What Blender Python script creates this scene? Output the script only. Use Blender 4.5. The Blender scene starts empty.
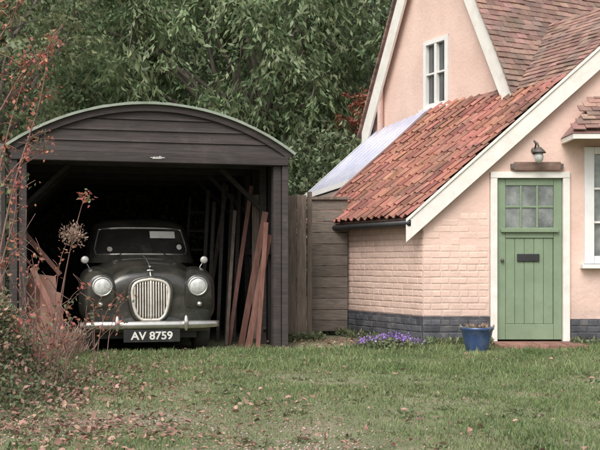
import bpy, math, random
import numpy as np
from mathutils import Vector, Matrix
random.seed(7); RNG=np.random.default_rng(7)
D=bpy.data; SC=bpy.context.scene
def link(o): SC.collection.objects.link(o); return o
# ---------------------------------------------------------------- materials
def mat(name,c1,c2=None,scale=5,rough=.8,bump=.25,bscale=40,island=0.,stretch=(1,1,1),metal=0.,c3=None,c3scale=1.2,c3amt=.6,c3lo=.5,transl=0.,bdist=.01,spec=.5,coat=0.,huevar=0.,coords='Object',c4=None,c4scale=9,c4amt=.6,c4lo=.56,grime=None):
    m=D.materials.new(name); m.use_nodes=True; nt=m.node_tree; N=nt.nodes; L=nt.links; N.clear()
    out=N.new('ShaderNodeOutputMaterial'); p=N.new('ShaderNodeBsdfPrincipled')
    p.inputs['Roughness'].default_value=rough; p.inputs['Metallic'].default_value=metal
    p.inputs['Specular IOR Level'].default_value=spec; p.inputs['Coat Weight'].default_value=coat
    tc=N.new('ShaderNodeTexCoord'); mp=N.new('ShaderNodeMapping'); mp.inputs['Scale'].default_value=stretch
    L.new(tc.outputs[coords],mp.inputs['Vector'])
    n=N.new('ShaderNodeTexNoise'); n.inputs['Scale'].default_value=scale; n.inputs['Detail'].default_value=6; n.inputs['Roughness'].default_value=.6
    L.new(mp.outputs[0],n.inputs['Vector'])
    r=N.new('ShaderNodeValToRGB'); e=r.color_ramp.elements
    e[0].position=.34; e[1].position=.68; e[0].color=(*c1,1); e[1].color=(*(c2 or c1),1)
    L.new(n.outputs['Fac'],r.inputs['Fac']); col=r.outputs['Color']
    def over(col,c,sc,amt,lo,off=0):
        n3=N.new('ShaderNodeTexNoise'); n3.inputs['Scale'].default_value=sc; n3.inputs['Detail'].default_value=8; n3.inputs['Roughness'].default_value=.7
        src=tc.outputs[coords]
        if off:
            mo=N.new('ShaderNodeMapping'); mo.inputs['Location'].default_value=(off,off,off); L.new(src,mo.inputs['Vector']); src=mo.outputs[0]
        L.new(src,n3.inputs['Vector'])
        mr=N.new('ShaderNodeMapRange'); mr.inputs['From Min'].default_value=lo; mr.inputs['From Max'].default_value=lo+.18; mr.inputs['To Max'].default_value=amt
        L.new(n3.outputs['Fac'],mr.inputs['Value'])
        mx=N.new('ShaderNodeMixRGB'); L.new(mr.outputs[0],mx.inputs['Fac']); L.new(col,mx.inputs['Color1']); mx.inputs['Color2'].default_value=(*c,1); return mx.outputs[0]
    if c3: col=over(col,c3,c3scale,c3amt,c3lo)
    if c4: col=over(col,c4,c4scale,c4amt,c4lo,7.3)
    if grime:   # (colour,z0,z1,amount): splash-back dirt fading upward from the ground, broken by noise
        gc,z0,z1,am=grime
        sx=N.new('ShaderNodeSeparateXYZ'); L.new(tc.outputs['Object'],sx.inputs[0])
        a=N.new('ShaderNodeMapRange'); a.inputs['From Min'].default_value=z0; a.inputs['From Max'].default_value=z1; a.inputs['To Min'].default_value=am; a.inputs['To Max'].default_value=0; L.new(sx.outputs[2],a.inputs['Value'])
        nn=N.new('ShaderNodeTexNoise'); nn.inputs['Scale'].default_value=4.5; nn.inputs['Detail'].default_value=8; nn.inputs['Roughness'].default_value=.75; L.new(tc.outputs['Object'],nn.inputs['Vector'])
        b_=N.new('ShaderNodeMapRange'); b_.inputs['From Min'].default_value=.35; b_.inputs['From Max'].default_value=.7; L.new(nn.outputs['Fac'],b_.inputs['Value'])
        mu=N.new('ShaderNodeMath'); mu.operation='MULTIPLY'; L.new(a.outputs[0],mu.inputs[0]); L.new(b_.outputs[0],mu.inputs[1])
        mx=N.new('ShaderNodeMixRGB'); L.new(mu.outputs[0],mx.inputs['Fac']); L.new(col,mx.inputs['Color1']); mx.inputs['Color2'].default_value=(*gc,1); col=mx.outputs[0]
    if island or huevar:
        g=N.new('ShaderNodeNewGeometry'); h=N.new('ShaderNodeHueSaturation')
        mr=N.new('ShaderNodeMapRange'); mr.inputs['To Min'].default_value=1-island; mr.inputs['To Max'].default_value=1+island
        L.new(g.outputs['Random Per Island'],mr.inputs['Value']); L.new(mr.outputs[0],h.inputs['Value'])
        if huevar:
            m1=N.new('ShaderNodeMath'); m1.operation='MULTIPLY'; m1.inputs[1].default_value=17.3; L.new(g.outputs['Random Per Island'],m1.inputs[0])
            m2=N.new('ShaderNodeMath'); m2.operation='FRACT'; L.new(m1.outputs[0],m2.inputs[0])
            m3=N.new('ShaderNodeMapRange'); m3.inputs['To Min'].default_value=.5-huevar; m3.inputs['To Max'].default_value=.5+huevar
            L.new(m2.outputs[0],m3.inputs['Value']); L.new(m3.outputs[0],h.inputs['Hue'])
        L.new(col,h.inputs['Color']); col=h.outputs[0]
    L.new(col,p.inputs['Base Color'])
    if bump:
        nb=N.new('ShaderNodeTexNoise'); nb.inputs['Scale'].default_value=bscale; nb.inputs['Detail'].default_value=5
        L.new(mp.outputs[0],nb.inputs['Vector'])
        b=N.new('ShaderNodeBump'); b.inputs['Strength'].default_value=bump; b.inputs['Distance'].default_value=bdist
        L.new(nb.outputs['Fac'],b.inputs['Height']); L.new(b.outputs[0],p.inputs['Normal'])
    sh=p.outputs[0]
    if transl:
        t=N.new('ShaderNodeBsdfTranslucent'); L.new(col,t.inputs['Color']); ms=N.new('ShaderNodeMixShader'); ms.inputs[0].default_value=transl
        L.new(sh,ms.inputs[1]); L.new(t.outputs[0],ms.inputs[2]); sh=ms.outputs[0]
    L.new(sh,out.inputs['Surface'])
    return m
M={}
M['blackwood']=mat('dark_stained_wood',(.032,.027,.025),(.06,.05,.046),6,.8,.5,30,.35,(1,1,6),c3=(.11,.095,.08),c3scale=3,c3amt=.35,c3lo=.55)
M['blackwood_v']=mat('dark_vertical_boards',(.030,.027,.026),(.06,.053,.049),6,.85,.5,30,.4,(5,5,.6))
M['fascia']=mat('weatherboard_fascia',(.032,.025,.023),(.062,.048,.044),5,.7,.5,30,.25,(.6,1,9),c3=(.13,.11,.095),c3scale=2.5,c3amt=.45,c3lo=.54)
M['greywood']=mat('weathered_fence_wood',(.11,.088,.072),(.21,.172,.143),6,.85,.6,30,.3,(1,1,8),c3=(.07,.075,.05),c3scale=3,c3amt=.6,c4=(.28,.25,.22),c4scale=11,c4amt=.4)
M['greywood_v']=mat('weathered_gate_wood',(.11,.08,.062),(.21,.16,.13),6,.85,.6,30,.3,(7,7,.7),c3=(.07,.07,.05),c3scale=3,c3amt=.5)
M['redplank']=mat('red_brown_planks',(.14,.062,.045),(.23,.115,.09),5,.85,.4,30,.35,(6,6,.8),c3=(.08,.055,.045),c3scale=4)
M['rust']=mat('rusty_sheet',(.20,.09,.062),(.29,.17,.13),4,.85,.4,40,.2,c3=(.10,.06,.05),c3scale=4)
M['roofsheet']=mat('mossy_roof_sheet',(.22,.26,.21),(.35,.38,.32),5,.8,.3,30,c3=(.14,.16,.09),c3scale=3)
PG=((.42,.32,.27),.30,1.0,.75)
M['pink']=mat('pink_render',(.71,.50,.42),(.78,.575,.49),1.3,.9,.45,22,c3=(.62,.44,.37),c3scale=1.9,c3amt=.65,c3lo=.47,bdist=.014,c4=(.48,.38,.33),c4scale=7,c4amt=.40,c4lo=.58,grime=PG)
M['pinkbrick']=mat('pink_painted_brick',(.70,.495,.41),(.78,.58,.49),5,.85,.5,35,.05,c3=(.60,.44,.37),c3scale=4,c3amt=.55,c3lo=.52,bdist=.008,c4=(.45,.33,.28),c4scale=16,c4amt=.5,c4lo=.60,grime=PG)
M['mortar']=mat('pink_painted_mortar',(.61,.42,.345),(.71,.51,.42),8,.9,.4,40,c3=(.49,.36,.30),c3scale=4,c3amt=.5,grime=PG)
M['plinth']=mat('black_tarred_plinth',(.05,.053,.062),(.10,.10,.112),6,.8,.5,35,.25,c3=(.25,.215,.20),c3scale=5,c3amt=.6,c3lo=.53,c4=(.15,.16,.11),c4scale=9,c4amt=.5)
M['plinthbase']=mat('black_tarred_mortar',(.04,.042,.05),(.08,.08,.09),6,.8,.4,35,c3=(.2,.17,.155),c3scale=6,c3amt=.5)
M['cream']=mat('cream_paint',(.71,.675,.61),(.80,.775,.72),6,.6,.2,30,c3=(.52,.47,.40),c3scale=5,c3amt=.5,c3lo=.54,c4=(.33,.34,.26),c4scale=14,c4amt=.4,c4lo=.62)
M['white']=mat('white_paint',(.72,.71,.68),(.80,.79,.77),5,.5,.1,30,c3=(.5,.48,.43),c3scale=8,c3amt=.4,c3lo=.58)
M['green']=mat('sage_door_paint',(.185,.25,.155),(.225,.295,.19),3,.55,.2,25,c3=(.155,.21,.135),c3scale=5,c3amt=.5,c4=(.28,.33,.25),c4scale=12,c4amt=.3)
M['pantile']=mat('weathered_pantile',(.30,.12,.085),(.42,.20,.15),5,.9,.4,40,.30,c3=(.17,.10,.082),c3scale=3.2,c3amt=.8,c3lo=.46,huevar=.014,c4=(.26,.22,.16),c4scale=8,c4amt=.6,c4lo=.57)
M['plaintile']=mat('brown_plain_tile',(.23,.13,.105),(.35,.215,.175),5,.9,.4,40,.30,c3=(.17,.14,.12),c3scale=2.2,c3amt=.75,c3lo=.46,huevar=.015,c4=(.25,.23,.17),c4scale=7,c4amt=.5)
M['panel']=mat('polycarbonate_panel',(.47,.48,.60),(.60,.60,.69),3,.35,.1,20,c3=(.68,.67,.72),c3scale=3,c3amt=.6,c4=(.38,.38,.38),c4scale=5,c4amt=.4)
M['black']=mat('black_plastic',(.02,.02,.021),(.03,.03,.03),5,.5,.1)
M['glass']=mat('dark_window_glass',(.05,.055,.055),(.11,.115,.11),2,.06,.03,4,spec=.9)
M['frost']=mat('pale_curtained_glass',(.15,.17,.16),(.30,.32,.30),7,.08,.02,4,spec=.9,c3=(.07,.08,.075),c3scale=3,c3amt=.8,c3lo=.45)
M['iron']=mat('aged_iron',(.09,.08,.07),(.16,.14,.12),8,.55,.2,metal=.3)
M['signwood']=mat('sign_wood',(.14,.085,.065),(.22,.14,.11),5,.8,.3,stretch=(1,1,7),c3=(.26,.2,.16),c3scale=9,c3amt=.5)
M['brickstep']=mat('red_brick_step',(.22,.11,.085),(.32,.17,.135),8,.9,.5,30,.2)
M['potblue']=mat('blue_glazed_pot',(.035,.065,.16),(.06,.11,.24),4,.3,.1,15,coat=.4,c3=(.2,.2,.2),c3scale=9,c3amt=.35)
M['paint']=mat('dusty_dark_car_paint',(.017,.018,.015),(.032,.031,.026),3,.30,.05,60,c3=(.085,.075,.06),c3scale=2.2,c3amt=.65,c3lo=.44,coat=.5,c4=(.14,.118,.09),c4scale=9,c4amt=.40,c4lo=.57)
M['chrome']=mat('dull_chrome',(.58,.56,.52),(.72,.70,.66),8,.22,.08,30,metal=.85,c3=(.33,.28,.23),c3scale=7,c3amt=.5,c3lo=.54)
M['grille']=mat('cream_grille',(.56,.52,.45),(.67,.63,.56),8,.40,.1,30,metal=.2,c3=(.36,.31,.25),c3scale=10,c3amt=.5)
M['mirror']=mat('mirror_back',(.52,.50,.46),(.64,.62,.58),8,.3,.05,metal=.3)
M['lens']=mat('headlamp_lens',(.42,.44,.42),(.66,.66,.62),9,.10,.5,60,stretch=(3,1,1),spec=.9,c3=(.28,.27,.23),c3scale=10,c3amt=.6)
M['rubber']=mat('tyre_rubber',(.025,.024,.023),(.05,.046,.042),8,.85,.3)
M['plate']=mat('plate_black',(.014,.014,.014),(.025,.024,.023),5,.45,.05,c3=(.07,.06,.05),c3scale=9,c3amt=.4)
M['platew']=mat('plate_white',(.68,.67,.62),(.77,.76,.71),5,.5,.05,c3=(.45,.42,.36),c3scale=12,c3amt=.5)
M['badge']=mat('dull_badge',(.30,.28,.26),(.4,.38,.35),5,.5,.05)
M['carglass']=mat('windscreen_glass',(.014,.014,.014),(.035,.032,.03),2,.10,.02,4,spec=.8,c3=(.11,.10,.085),c3scale=1.6,c3amt=.55)
M['bark']=mat('bark',(.10,.08,.068),(.2,.17,.145),6,.9,.7,25,stretch=(3,3,.7))
M['twig']=mat('reddish_twig',(.17,.09,.075),(.28,.17,.14),9,.8,.2)
M['cherryleaf']=mat('cherry_leaf',(.14,.21,.09),(.34,.42,.23),.8,.5,0,island=.42,huevar=.03,transl=.42,c3=(.40,.43,.28),c3scale=1.3,c3amt=.65,c3lo=.48)
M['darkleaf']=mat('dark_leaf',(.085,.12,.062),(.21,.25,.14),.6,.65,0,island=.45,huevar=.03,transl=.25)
M['yewleaf']=mat('yew_leaf',(.055,.078,.05),(.13,.16,.10),.9,.7,0,island=.4,huevar=.03,transl=.15)
M['oliveleaf']=mat('olive_leaf',(.13,.165,.08),(.27,.30,.16),1.2,.65,0,island=.4,huevar=.04,transl=.3)
M['redleaf']=mat('autumn_red_leaf',(.40,.12,.085),(.50,.24,.16),5,.6,0,island=.35,huevar=.025,transl=.3)
M['litter']=mat('fallen_leaf',(.26,.14,.105),(.44,.28,.225),3,.8,0,island=.5,huevar=.02,transl=.1)
M['grass']=mat('grass_blade',(.135,.195,.07),(.25,.31,.14),1.4,.7,0,island=.38,huevar=.03,transl=.3,c3=(.33,.31,.18),c3scale=1.1,c3amt=.5,c3lo=.5)
M['pebble']=mat('pebble',(.34,.27,.23),(.54,.46,.41),8,.85,.2,60,island=.35)
M['purple']=mat('purple_petal',(.26,.14,.46),(.40,.27,.64),8,.6,0,island=.3,transl=.2)
M['dry']=mat('dry_seedhead',(.28,.18,.14),(.42,.30,.24),9,.8,0,island=.35,transl=.2)
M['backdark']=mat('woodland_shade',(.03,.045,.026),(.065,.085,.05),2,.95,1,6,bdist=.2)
# ---------------------------------------------------------------- mesh builder
class MB:
    def __init__(s): s.v=[]; s.f=[]
    def add(s,vs,fs):
        o=len(s.v); s.v+= [tuple(v) for v in vs]; s.f+=[tuple(i+o for i in f) for f in fs]; return s
    def box(s,x0,x1,y0,y1,z0,z1,R=None,c=None):
        vs=[Vector((x,y,z)) for z in (z0,z1) for x,y in ((x0,y0),(x1,y0),(x1,y1),(x0,y1))]
        if R is not None:
            c=Vector(c) if c is not None else Vector(((x0+x1)/2,(y0+y1)/2,(z0+z1)/2)); vs=[R@(v-c)+c for v in vs]
        return s.add(vs,[(3,2,1,0),(4,5,6,7),(0,1,5,4),(1,2,6,5),(2,3,7,6),(3,0,4,7)])
    def beam(s,a,b,w,h,up=(0,0,1)):
        a=Vector(a); b=Vector(b); d=(b-a).normalized(); up=Vector(up)
        sx=d.cross(up)
        if sx.length<1e-4: sx=d.cross(Vector((0,1,0)))
        sx.normalize(); u=sx.cross(d).normalized()
        vs=[p+sx*i*w/2+u*j*h/2 for p in (a,b) for i,j in ((-1,-1),(1,-1),(1,1),(-1,1))]
        return s.add(vs,[(3,2,1,0),(4,5,6,7),(0,1,5,4),(1,2,6,5),(2,3,7,6),(3,0,4,7)])
    def tube(s,pts,rad,n=8,caps=True):
        pts=[Vector(p) for p in pts]
        if not hasattr(rad,'__len__'): rad=[rad]*len(pts)
        vs=[];fs=[]; ref=Vector((.13,.3,.94))
        for i,p in enumerate(pts):
            d=(pts[min(i+1,len(pts)-1)]-pts[max(i-1,0)]).normalized()
            a=d.cross(ref)
            if a.length<.05: a=d.cross(Vector((1,0,0)))
            a.normalize(); b=d.cross(a)
            for k in range(n):
                t=2*math.pi*k/n; vs.append(p+(a*math.cos(t)+b*math.sin(t))*rad[i])
        for i in range(len(pts)-1):
            for k in range(n):
                k2=(k+1)%n; fs.append((i*n+k,i*n+k2,(i+1)*n+k2,(i+1)*n+k))
        if caps: fs.append(tuple(range(n))[::-1]); fs.append(tuple((len(pts)-1)*n+k for k in range(n)))
        return s.add(vs,fs)
    def ell(s,c,r,nu=16,nv=10):
        vs=[];fs=[]
        for j in range(nv+1):
            ph=math.pi*j/nv
            for i in range(nu):
                t=2*math.pi*i/nu; vs.append((c[0]+r[0]*math.sin(ph)*math.cos(t),c[1]+r[1]*math.sin(ph)*math.sin(t),c[2]+r[2]*math.cos(ph)))
        for j in range(nv):
            for i in range(nu): fs.append((j*nu+i,(j+1)*nu+i,(j+1)*nu+(i+1)%nu,j*nu+(i+1)%nu))
        return s.add(vs,fs)
    def poly(s,pts,y0,y1):   # polygon in xz extruded in y
        n=len(pts); vs=[(p[0],y0,p[1]) for p in pts]+[(p[0],y1,p[1]) for p in pts]
        return s.add(vs,[tuple(range(n)),tuple(range(2*n-1,n-1,-1))]+[(i,n+i,n+(i+1)%n,(i+1)%n) for i in range(n)])
    def grid(s,rows,closed=False):
        n=len(rows[0]); vs=[p for r in rows for p in r]; fs=[]
        for i in range(len(rows)-1):
            for k in range(n if closed else n-1):
                k2=(k+1)%n; fs.append((i*n+k,i*n+k2,(i+1)*n+k2,(i+1)*n+k))
        return s.add(vs,fs)
    def lathe(s,prof,c=(0,0,0),n=28,axis='z'):
        rows=[]
        for r,h in prof:
            row=[]
            for i in range(n):
                t=2*math.pi*i/n
                p=(r*math.cos(t),r*math.sin(t),h) if axis=='z' else ((r*math.cos(t),h,r*math.sin(t)) if axis=='y' else (h,r*math.cos(t),r*math.sin(t)))
                row.append((p[0]+c[0],p[1]+c[1],p[2]+c[2]))
            rows.append(row)
        return s.grid(rows,True)
    def obj(s,name,m,parent=None,bevel=0,smooth=False,sub=0,loc=None,rotz=None,recalc=True):
        me=D.meshes.new(name); me.from_pydata([tuple(v) for v in s.v],[],s.f); me.update()
        if recalc:
            import bmesh
            bm=bmesh.new(); bm.from_mesh(me); bmesh.ops.recalc_face_normals(bm,faces=bm.faces); bm.to_mesh(me); bm.free()
        me.materials.append(m); o=link(D.objects.new(name,me))
        if parent: o.parent=parent
        if loc: o.location=loc
        if rotz is not None: o.rotation_euler[2]=rotz
        if smooth: me.polygons.foreach_set('use_smooth',[True]*len(me.polygons))
        if bevel:
            b=o.modifiers.new('bev','BEVEL'); b.width=bevel; b.segments=2; b.limit_method='ANGLE'; b.angle_limit=.7
        if sub:
            b=o.modifiers.new('sub','SUBSURF'); b.levels=sub; b.render_levels=sub
        return o
def empty(name,loc=(0,0,0),rotz=0,parent=None):
    o=link(D.objects.new(name,None)); o.location=loc; o.rotation_euler[2]=rotz
    if parent: o.parent=parent
    return o
def fastmesh(name,V,F,m,parent=None,k=4,smooth=False):
    me=D.meshes.new(name); me.vertices.add(len(V)); me.vertices.foreach_set('co',V.astype(np.float32).ravel())
    nf=len(F); me.loops.add(nf*k); me.loops.foreach_set('vertex_index',F.astype(np.int32).ravel())
    me.polygons.add(nf); me.polygons.foreach_set('loop_start',np.arange(0,nf*k,k,dtype=np.int32))
    me.update(calc_edges=True); me.validate(); me.materials.append(m)
    o=link(D.objects.new(name,me)); 
    if parent: o.parent=parent
    return o
def unit(a): return a/np.maximum(np.linalg.norm(a,axis=1,keepdims=True),1e-6)
def leaves(name,c,d,size,wr,m,parent=None,fold=.15):
    n=len(c); d=unit(d); side=unit(np.cross(d,RNG.normal(size=(n,3)))); nr=np.cross(d,side); s=size[:,None]
    mid=c+d*s*.45+nr*s*fold
    V=np.stack([c,mid+side*s*wr/2,c+d*s,mid-side*s*wr/2],1).reshape(-1,3)
    F=np.arange(4*n).reshape(n,4)
    return fastmesh(name,V,F,m,parent)
def text(name,body,size,m,parent,loc,off=0,ext=.002,rot=(math.pi/2,0,0),sx=1,shear=0):
    c=D.curves.new(name,'FONT'); c.body=body; c.size=size; c.extrude=ext; c.offset=off; c.align_x='CENTER'; c.align_y='CENTER'; c.shear=shear
    c.materials.append(m); o=link(D.objects.new(name,c)); o.parent=parent; o.location=loc; o.rotation_euler=rot; o.scale=(sx,1,1); return o
def nz(x,y,s=1,ph=0):
    x=np.asarray(x)*s+ph; y=np.asarray(y)*s-ph*1.7
    return (np.sin(x*1.3+1.7*np.sin(y*.9+1))+np.sin(y*1.7+1.3*np.sin(x*1.1+2))+.6*np.sin(x*2.9+y*2.3+np.sin(x*3.7))+.4*np.sin(x*5.3-y*4.7+2*np.sin(y*2.9)))/3
# ---------------------------------------------------------------- ground
YAW=math.radians(14)
GR=Vector((math.cos(YAW),math.sin(YAW),0)); GD=Vector((-math.sin(YAW),math.cos(YAW),0)); G0=Vector((-1.62,11.07,0))
def gz(x,y):
    x=np.asarray(x,float); y=np.asarray(y,float)
    z=.018*nz(x,y,.9)+.010*nz(x,y,3.1,4)
    a=(x-G0.x)*GR.x+(y-G0.y)*GR.y; b=(x-G0.x)*GD.x+(y-G0.y)*GD.y
    ins=np.clip((1.75-np.abs(a))/.2,0,1)*np.clip((b+.35)/.4,0,1)*np.clip((6-b)/.2,0,1)
    z=z*(1-ins)-.05*ins
    z=z+.26*np.exp(-(((x+2.55)/.6)**2+((y-6.9)/1.3)**2))
    z=z*np.clip((60-np.hypot(x,y))/30,0,1)
    return z
xs=[-300,-150,-70,-30,-14,-9]+list(np.arange(-6.5,7.01,.1))+[9,14,30,70,150,300]
ys=[-100,-40,-12,0,2]+list(np.arange(3,17.01,.1))+[19,24,30,60,120,300]
X,Y=np.meshgrid(xs,ys); Z=gz(X,Y); V=np.stack([X,Y,Z],-1).reshape(-1,3); nx=len(xs); ny=len(ys)
I=(np.arange(ny-1)[:,None]*nx+np.arange(nx-1)[None]).ravel(); F=np.stack([I,I+1,I+1+nx,I+nx],1)
gm=mat('ground_soil_and_moss',(.12,.145,.065),(.21,.215,.12),1.7,.95,.9,45,c3=(.34,.27,.21),c3scale=.8,c3amt=.75,c3lo=.48,bdist=.02,c4=(.20,.15,.11),c4scale=6,c4amt=.5,c4lo=.55)
g=fastmesh('ground',V,F,gm); g.data.polygons.foreach_set('use_smooth',[True]*len(F))
def bare(x,y):   # 0 lush .. 1 bare gravel
    a=np.exp(-(((x-.05-.1*(y-5.5))/.75)**2+((y-5.2)/1.15)**2))*1.2
    b=.68*np.exp(-(((x+1.2-.35*(y-6))/1.1)**2+((y-6.2)/1.5)**2))
    c=.45*np.exp(-(((x-1.5)/1.2)**2+((y-7.1)/.35)**2))
    e=1.0*np.exp(-(((x-.5)/.5)**2+((y-12.1)/.8)**2))
    return np.clip(np.maximum.reduce([a,b,c,e])+.38*nz(x,y,1.9,2)+.18*nz(x,y,6,1)-.08,0,1)
def grass(name,n,x0,x1,y0,y1,h0,h1,w,dens=None):
    x=RNG.uniform(x0,x1,n); t=RNG.random(n); y=y0+(y1-y0)*t
    keep=(np.abs(x)<y*.33+.35)&(RNG.random(n)>bare(x,y)*.92)
    a=(x-G0.x)*GR.x+(y-G0.y)*GR.y; b=(x-G0.x)*GD.x+(y-G0.y)*GD.y
    keep&=~((np.abs(a)<1.75)&(b>-.14))
    keep&=~((x>.3)&(y>11.55-.0)&(y>11.55-1.89*(x-1.43)*(x<1.43)))
    keep&=~((x>2.1)&(x<3.2)&(y>10.95))
    if dens is not None: keep&=RNG.random(n)<dens(x,y)
    x=x[keep]; y=y[keep]; n=len(x); z=gz(x,y)-.004
    lush=np.clip(.75+.55*nz(x,y,2.3,7),.32,1.4)*(1-.55*bare(x,y))
    a=(x-G0.x)*GR.x+(y-G0.y)*GR.y; b=(x-G0.x)*GD.x+(y-G0.y)*GD.y
    lush=np.where((a>-1.0)&(a<.8)&(b>-.7),np.minimum(lush,.55),lush)
    h=RNG.uniform(h0,h1,n)*lush; an=RNG.uniform(0,2*np.pi,n); lean=RNG.uniform(.15,.9,n)*h; wd=RNG.uniform(.7,1.3,n)*w*(.55+y/14)
    dx=np.cos(an); dy=np.sin(an); an2=RNG.uniform(0,2*np.pi,n); ax=np.cos(an2); ay=np.sin(an2)
    p=np.stack([x,y,z],1); s=np.stack([ax,ay,0*ax],1)*wd[:,None]/2
    m1=p+np.stack([dx*lean*.35,dy*lean*.35,h*.6],1); tip=p+np.stack([dx*lean,dy*lean,h],1)
    V=np.stack([p-s,p+s,m1+s*.8,m1-s*.8,tip],1).reshape(-1,3); o=np.arange(n)*5
    tri=np.concatenate([np.stack([o,o+1,o+2],1),np.stack([o,o+2,o+3],1),np.stack([o+3,o+2,o+4],1)])
    return fastmesh(name,V,tri,M['grass'],k=3)
g1=grass('grass',290000,-4.2,4.6,4.6,12.4,.016,.052,.0054)
g2=grass('tall_grass',22000,-3.9,4.4,8.6,11.6,.05,.115,.007,dens=lambda x,y:np.clip(.12+1.3*np.clip(nz(x,y,1.9,3),0,1)+.4*(y>10.6),0,1)*np.where((x>.4)&(y>11.2),.25,1))
n=9000; tk=260; tx=RNG.uniform(-3.2,3.6,tk); ty=RNG.uniform(5,11,tk); k=RNG.integers(0,tk,n); x=tx[k]+RNG.normal(0,.035,n); y=ty[k]+RNG.normal(0,.035,n)
kk=np.abs(x)<y*.33+.2; aa=(x-G0.x)*GR.x+(y-G0.y)*GR.y; ab=(x-G0.x)*GD.x+(y-G0.y)*GD.y; kk&=~((np.abs(aa)<1.75)&(ab>-.3)); x=x[kk];y=y[kk]; n=len(x)
leaves('lawn_weeds',np.stack([x,y,gz(x,y)],1),RNG.normal(0,.8,(n,3))*[1,1,.3]+[0,0,.35],RNG.uniform(.02,.05,n),.45,M['oliveleaf'])
def scatter_litter(name,n,f,s0,s1,m):
    x=RNG.uniform(-4.2,4.6,n*6); y=RNG.uniform(4.6,12.6,n*6); k=(RNG.random(n*6)<f(x,y))
    k&=~((x>1.2)&(y>11.4)); x=x[k][:n]; y=y[k][:n]; n=len(x)
    c=np.stack([x,y,gz(x,y)+RNG.uniform(.004,.03,n)],1); d=np.stack([RNG.normal(size=n),RNG.normal(size=n),RNG.normal(size=n)*.3],1)
    d=unit(d); up=np.array([[0,0,1]])+RNG.normal(size=(n,3))*.5; side=unit(np.cross(d,up)); nr=np.cross(side,d); s=RNG.uniform(s0,s1,n)[:,None]
    wr=RNG.uniform(.35,.75,n)[:,None]; f1=RNG.uniform(-.1,.3,n)[:,None]
    V=np.stack([c,c+d*s*.3+side*s*wr*.45+nr*s*f1,c+d*s*.7+side*s*wr*.4+nr*s*f1,c+d*s,c+d*s*.7-side*s*wr*.4+nr*s*f1,c+d*s*.3-side*s*wr*.45+nr*s*f1,c+d*s*.5],1).reshape(-1,3)
    o=np.arange(n)*7
    F=np.concatenate([np.stack([o,o+1,o+2,o+6],1),np.stack([o+6,o+2,o+3,o+4],1),np.stack([o,o+6,o+4,o+5],1)])
    return fastmesh(name,V,F,m)
def fl(x,y):
    d=1.1*np.exp(-(((x+2.0)/.9)**2+((y-6.9)/2.0)**2))+.38*np.exp(-(((x+.9)/1.0)**2+((y-5.6)/1.3)**2))+.13*np.exp(-(((x+.8)/.9)**2+((y-8.7)/.9)**2))+.45*np.exp(-(((x-.45)/.5)**2+((y-12.0)/.7)**2))+.08*bare(x,y)
    return np.clip(d*(.5+.8*np.clip(nz(x,y,2.4,5),-.5,1))+.009,0,1)
scatter_litter('fallen_leaves',8000,fl,.022,.056,M['litter'])
scatter_litter('leaf_fragments',22000,lambda x,y:np.clip(.40*bare(x,y)+.6*fl(x,y),0,1),.006,.022,M['litter'])
n=24000; x=RNG.uniform(-3,3,n); y=RNG.uniform(4.7,9,n); k=RNG.random(n)<np.clip(bare(x,y)-.2,0,1)**1.2; x=x[k];y=y[k]; n=len(x)
r=RNG.uniform(.003,.010,n)
base=np.array([[1,0,0],[0,1,0],[-1,0,0],[0,-1,0],[0,0,.6],[0,0,-.5]]); V=(np.stack([x,y,gz(x,y)+.002],1)[:,None]+base[None]*r[:,None,None]*RNG.uniform(.7,1.2,(n,6,1))).reshape(-1,3)
fb=np.array([[0,1,4],[1,2,4],[2,3,4],[3,0,4],[1,0,5],[2,1,5],[3,2,5],[0,3,5]]); F=(np.arange(n)[:,None,None]*6+fb[None]).reshape(-1,3)
fastmesh('gravel',V,F,M['pebble'],k=3)
# ---------------------------------------------------------------- garage
ga=empty('wooden_garage',G0,YAW)
HW=1.52; ZE=2.20; ZA=2.72; RH=1.60; RR=(RH**2+(ZA-ZE)**2)/(2*(ZA-ZE)); ZC=ZA-RR
def arc(x): return ZC+math.sqrt(max(RR*RR-x*x,0))
def arcx(z): return math.sqrt(max(RR*RR-(z-ZC)**2,0)) if z<ZA else 0
DEP=5.6
pr=[(-RH+2*RH*i/40) for i in range(41)]
out=[(x,arc(x)+random.uniform(-.003,.003)) for x in pr]; inn=[(x*.992,arc(x)-.028) for x in pr][::-1]
b=MB(); b.poly([(p[0],p[1]) for p in out+inn],-.10,DEP+.05); b.obj('curved_roof',M['roofsheet'],ga)
b=MB(); pr2=[-1.57+3.14*i/40 for i in range(41)]
b.poly([(x,arc(x)-.030) for x in pr2]+[(x*.975,arc(x)-.10) for x in pr2][::-1],-.065,-.035); b.obj('roof_edge_trim',M['fascia'],ga,.004)
b=MB(); z=2.16
while z<2.68:
    z1=min(z+.118,ZA-.035)
    xa=min(HW-.01,arcx(min(z+.03,2.69))-.03) if z>2.16 else HW-.01
    top=[(x,min(z1,arc(x)-.031)) for x in [xa-2*xa*j/24 for j in range(25)]]
    pts=[(-xa,z),(xa,z)]+[(x,max(t,z+.002)) for x,t in top]
    nn=len(pts); y0=-.030; sag=random.uniform(-.003,.003)
    vs=[(p[0],y0-(.016 if j<2 else .0),p[1]+(sag*p[0] if j<2 else 0)) for j,p in enumerate(pts)]+[(p[0],0,p[1]) for p in pts]
    b.add(vs,[tuple(range(nn)),tuple(range(2*nn-1,nn-1,-1))]+[(q,nn+q,nn+(q+1)%nn,(q+1)%nn) for q in range(nn)])
    z=z1+.004
b.obj('fascia_boards',M['fascia'],ga)
b=MB(); b.box(-HW,HW,-.075,.05,2.055,2.155); b.obj('lintel_beam',M['fascia'],ga,.006)
b=MB()
for s in(-1,1):
    b.box(s*HW-.07 if s>0 else -HW,s*HW if s>0 else -HW+.07,-.055,.06,-.06,2.052)
    b.box(s*1.40-.045,s*1.40+.045,-.02,.10,-.06,2.052)
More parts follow.
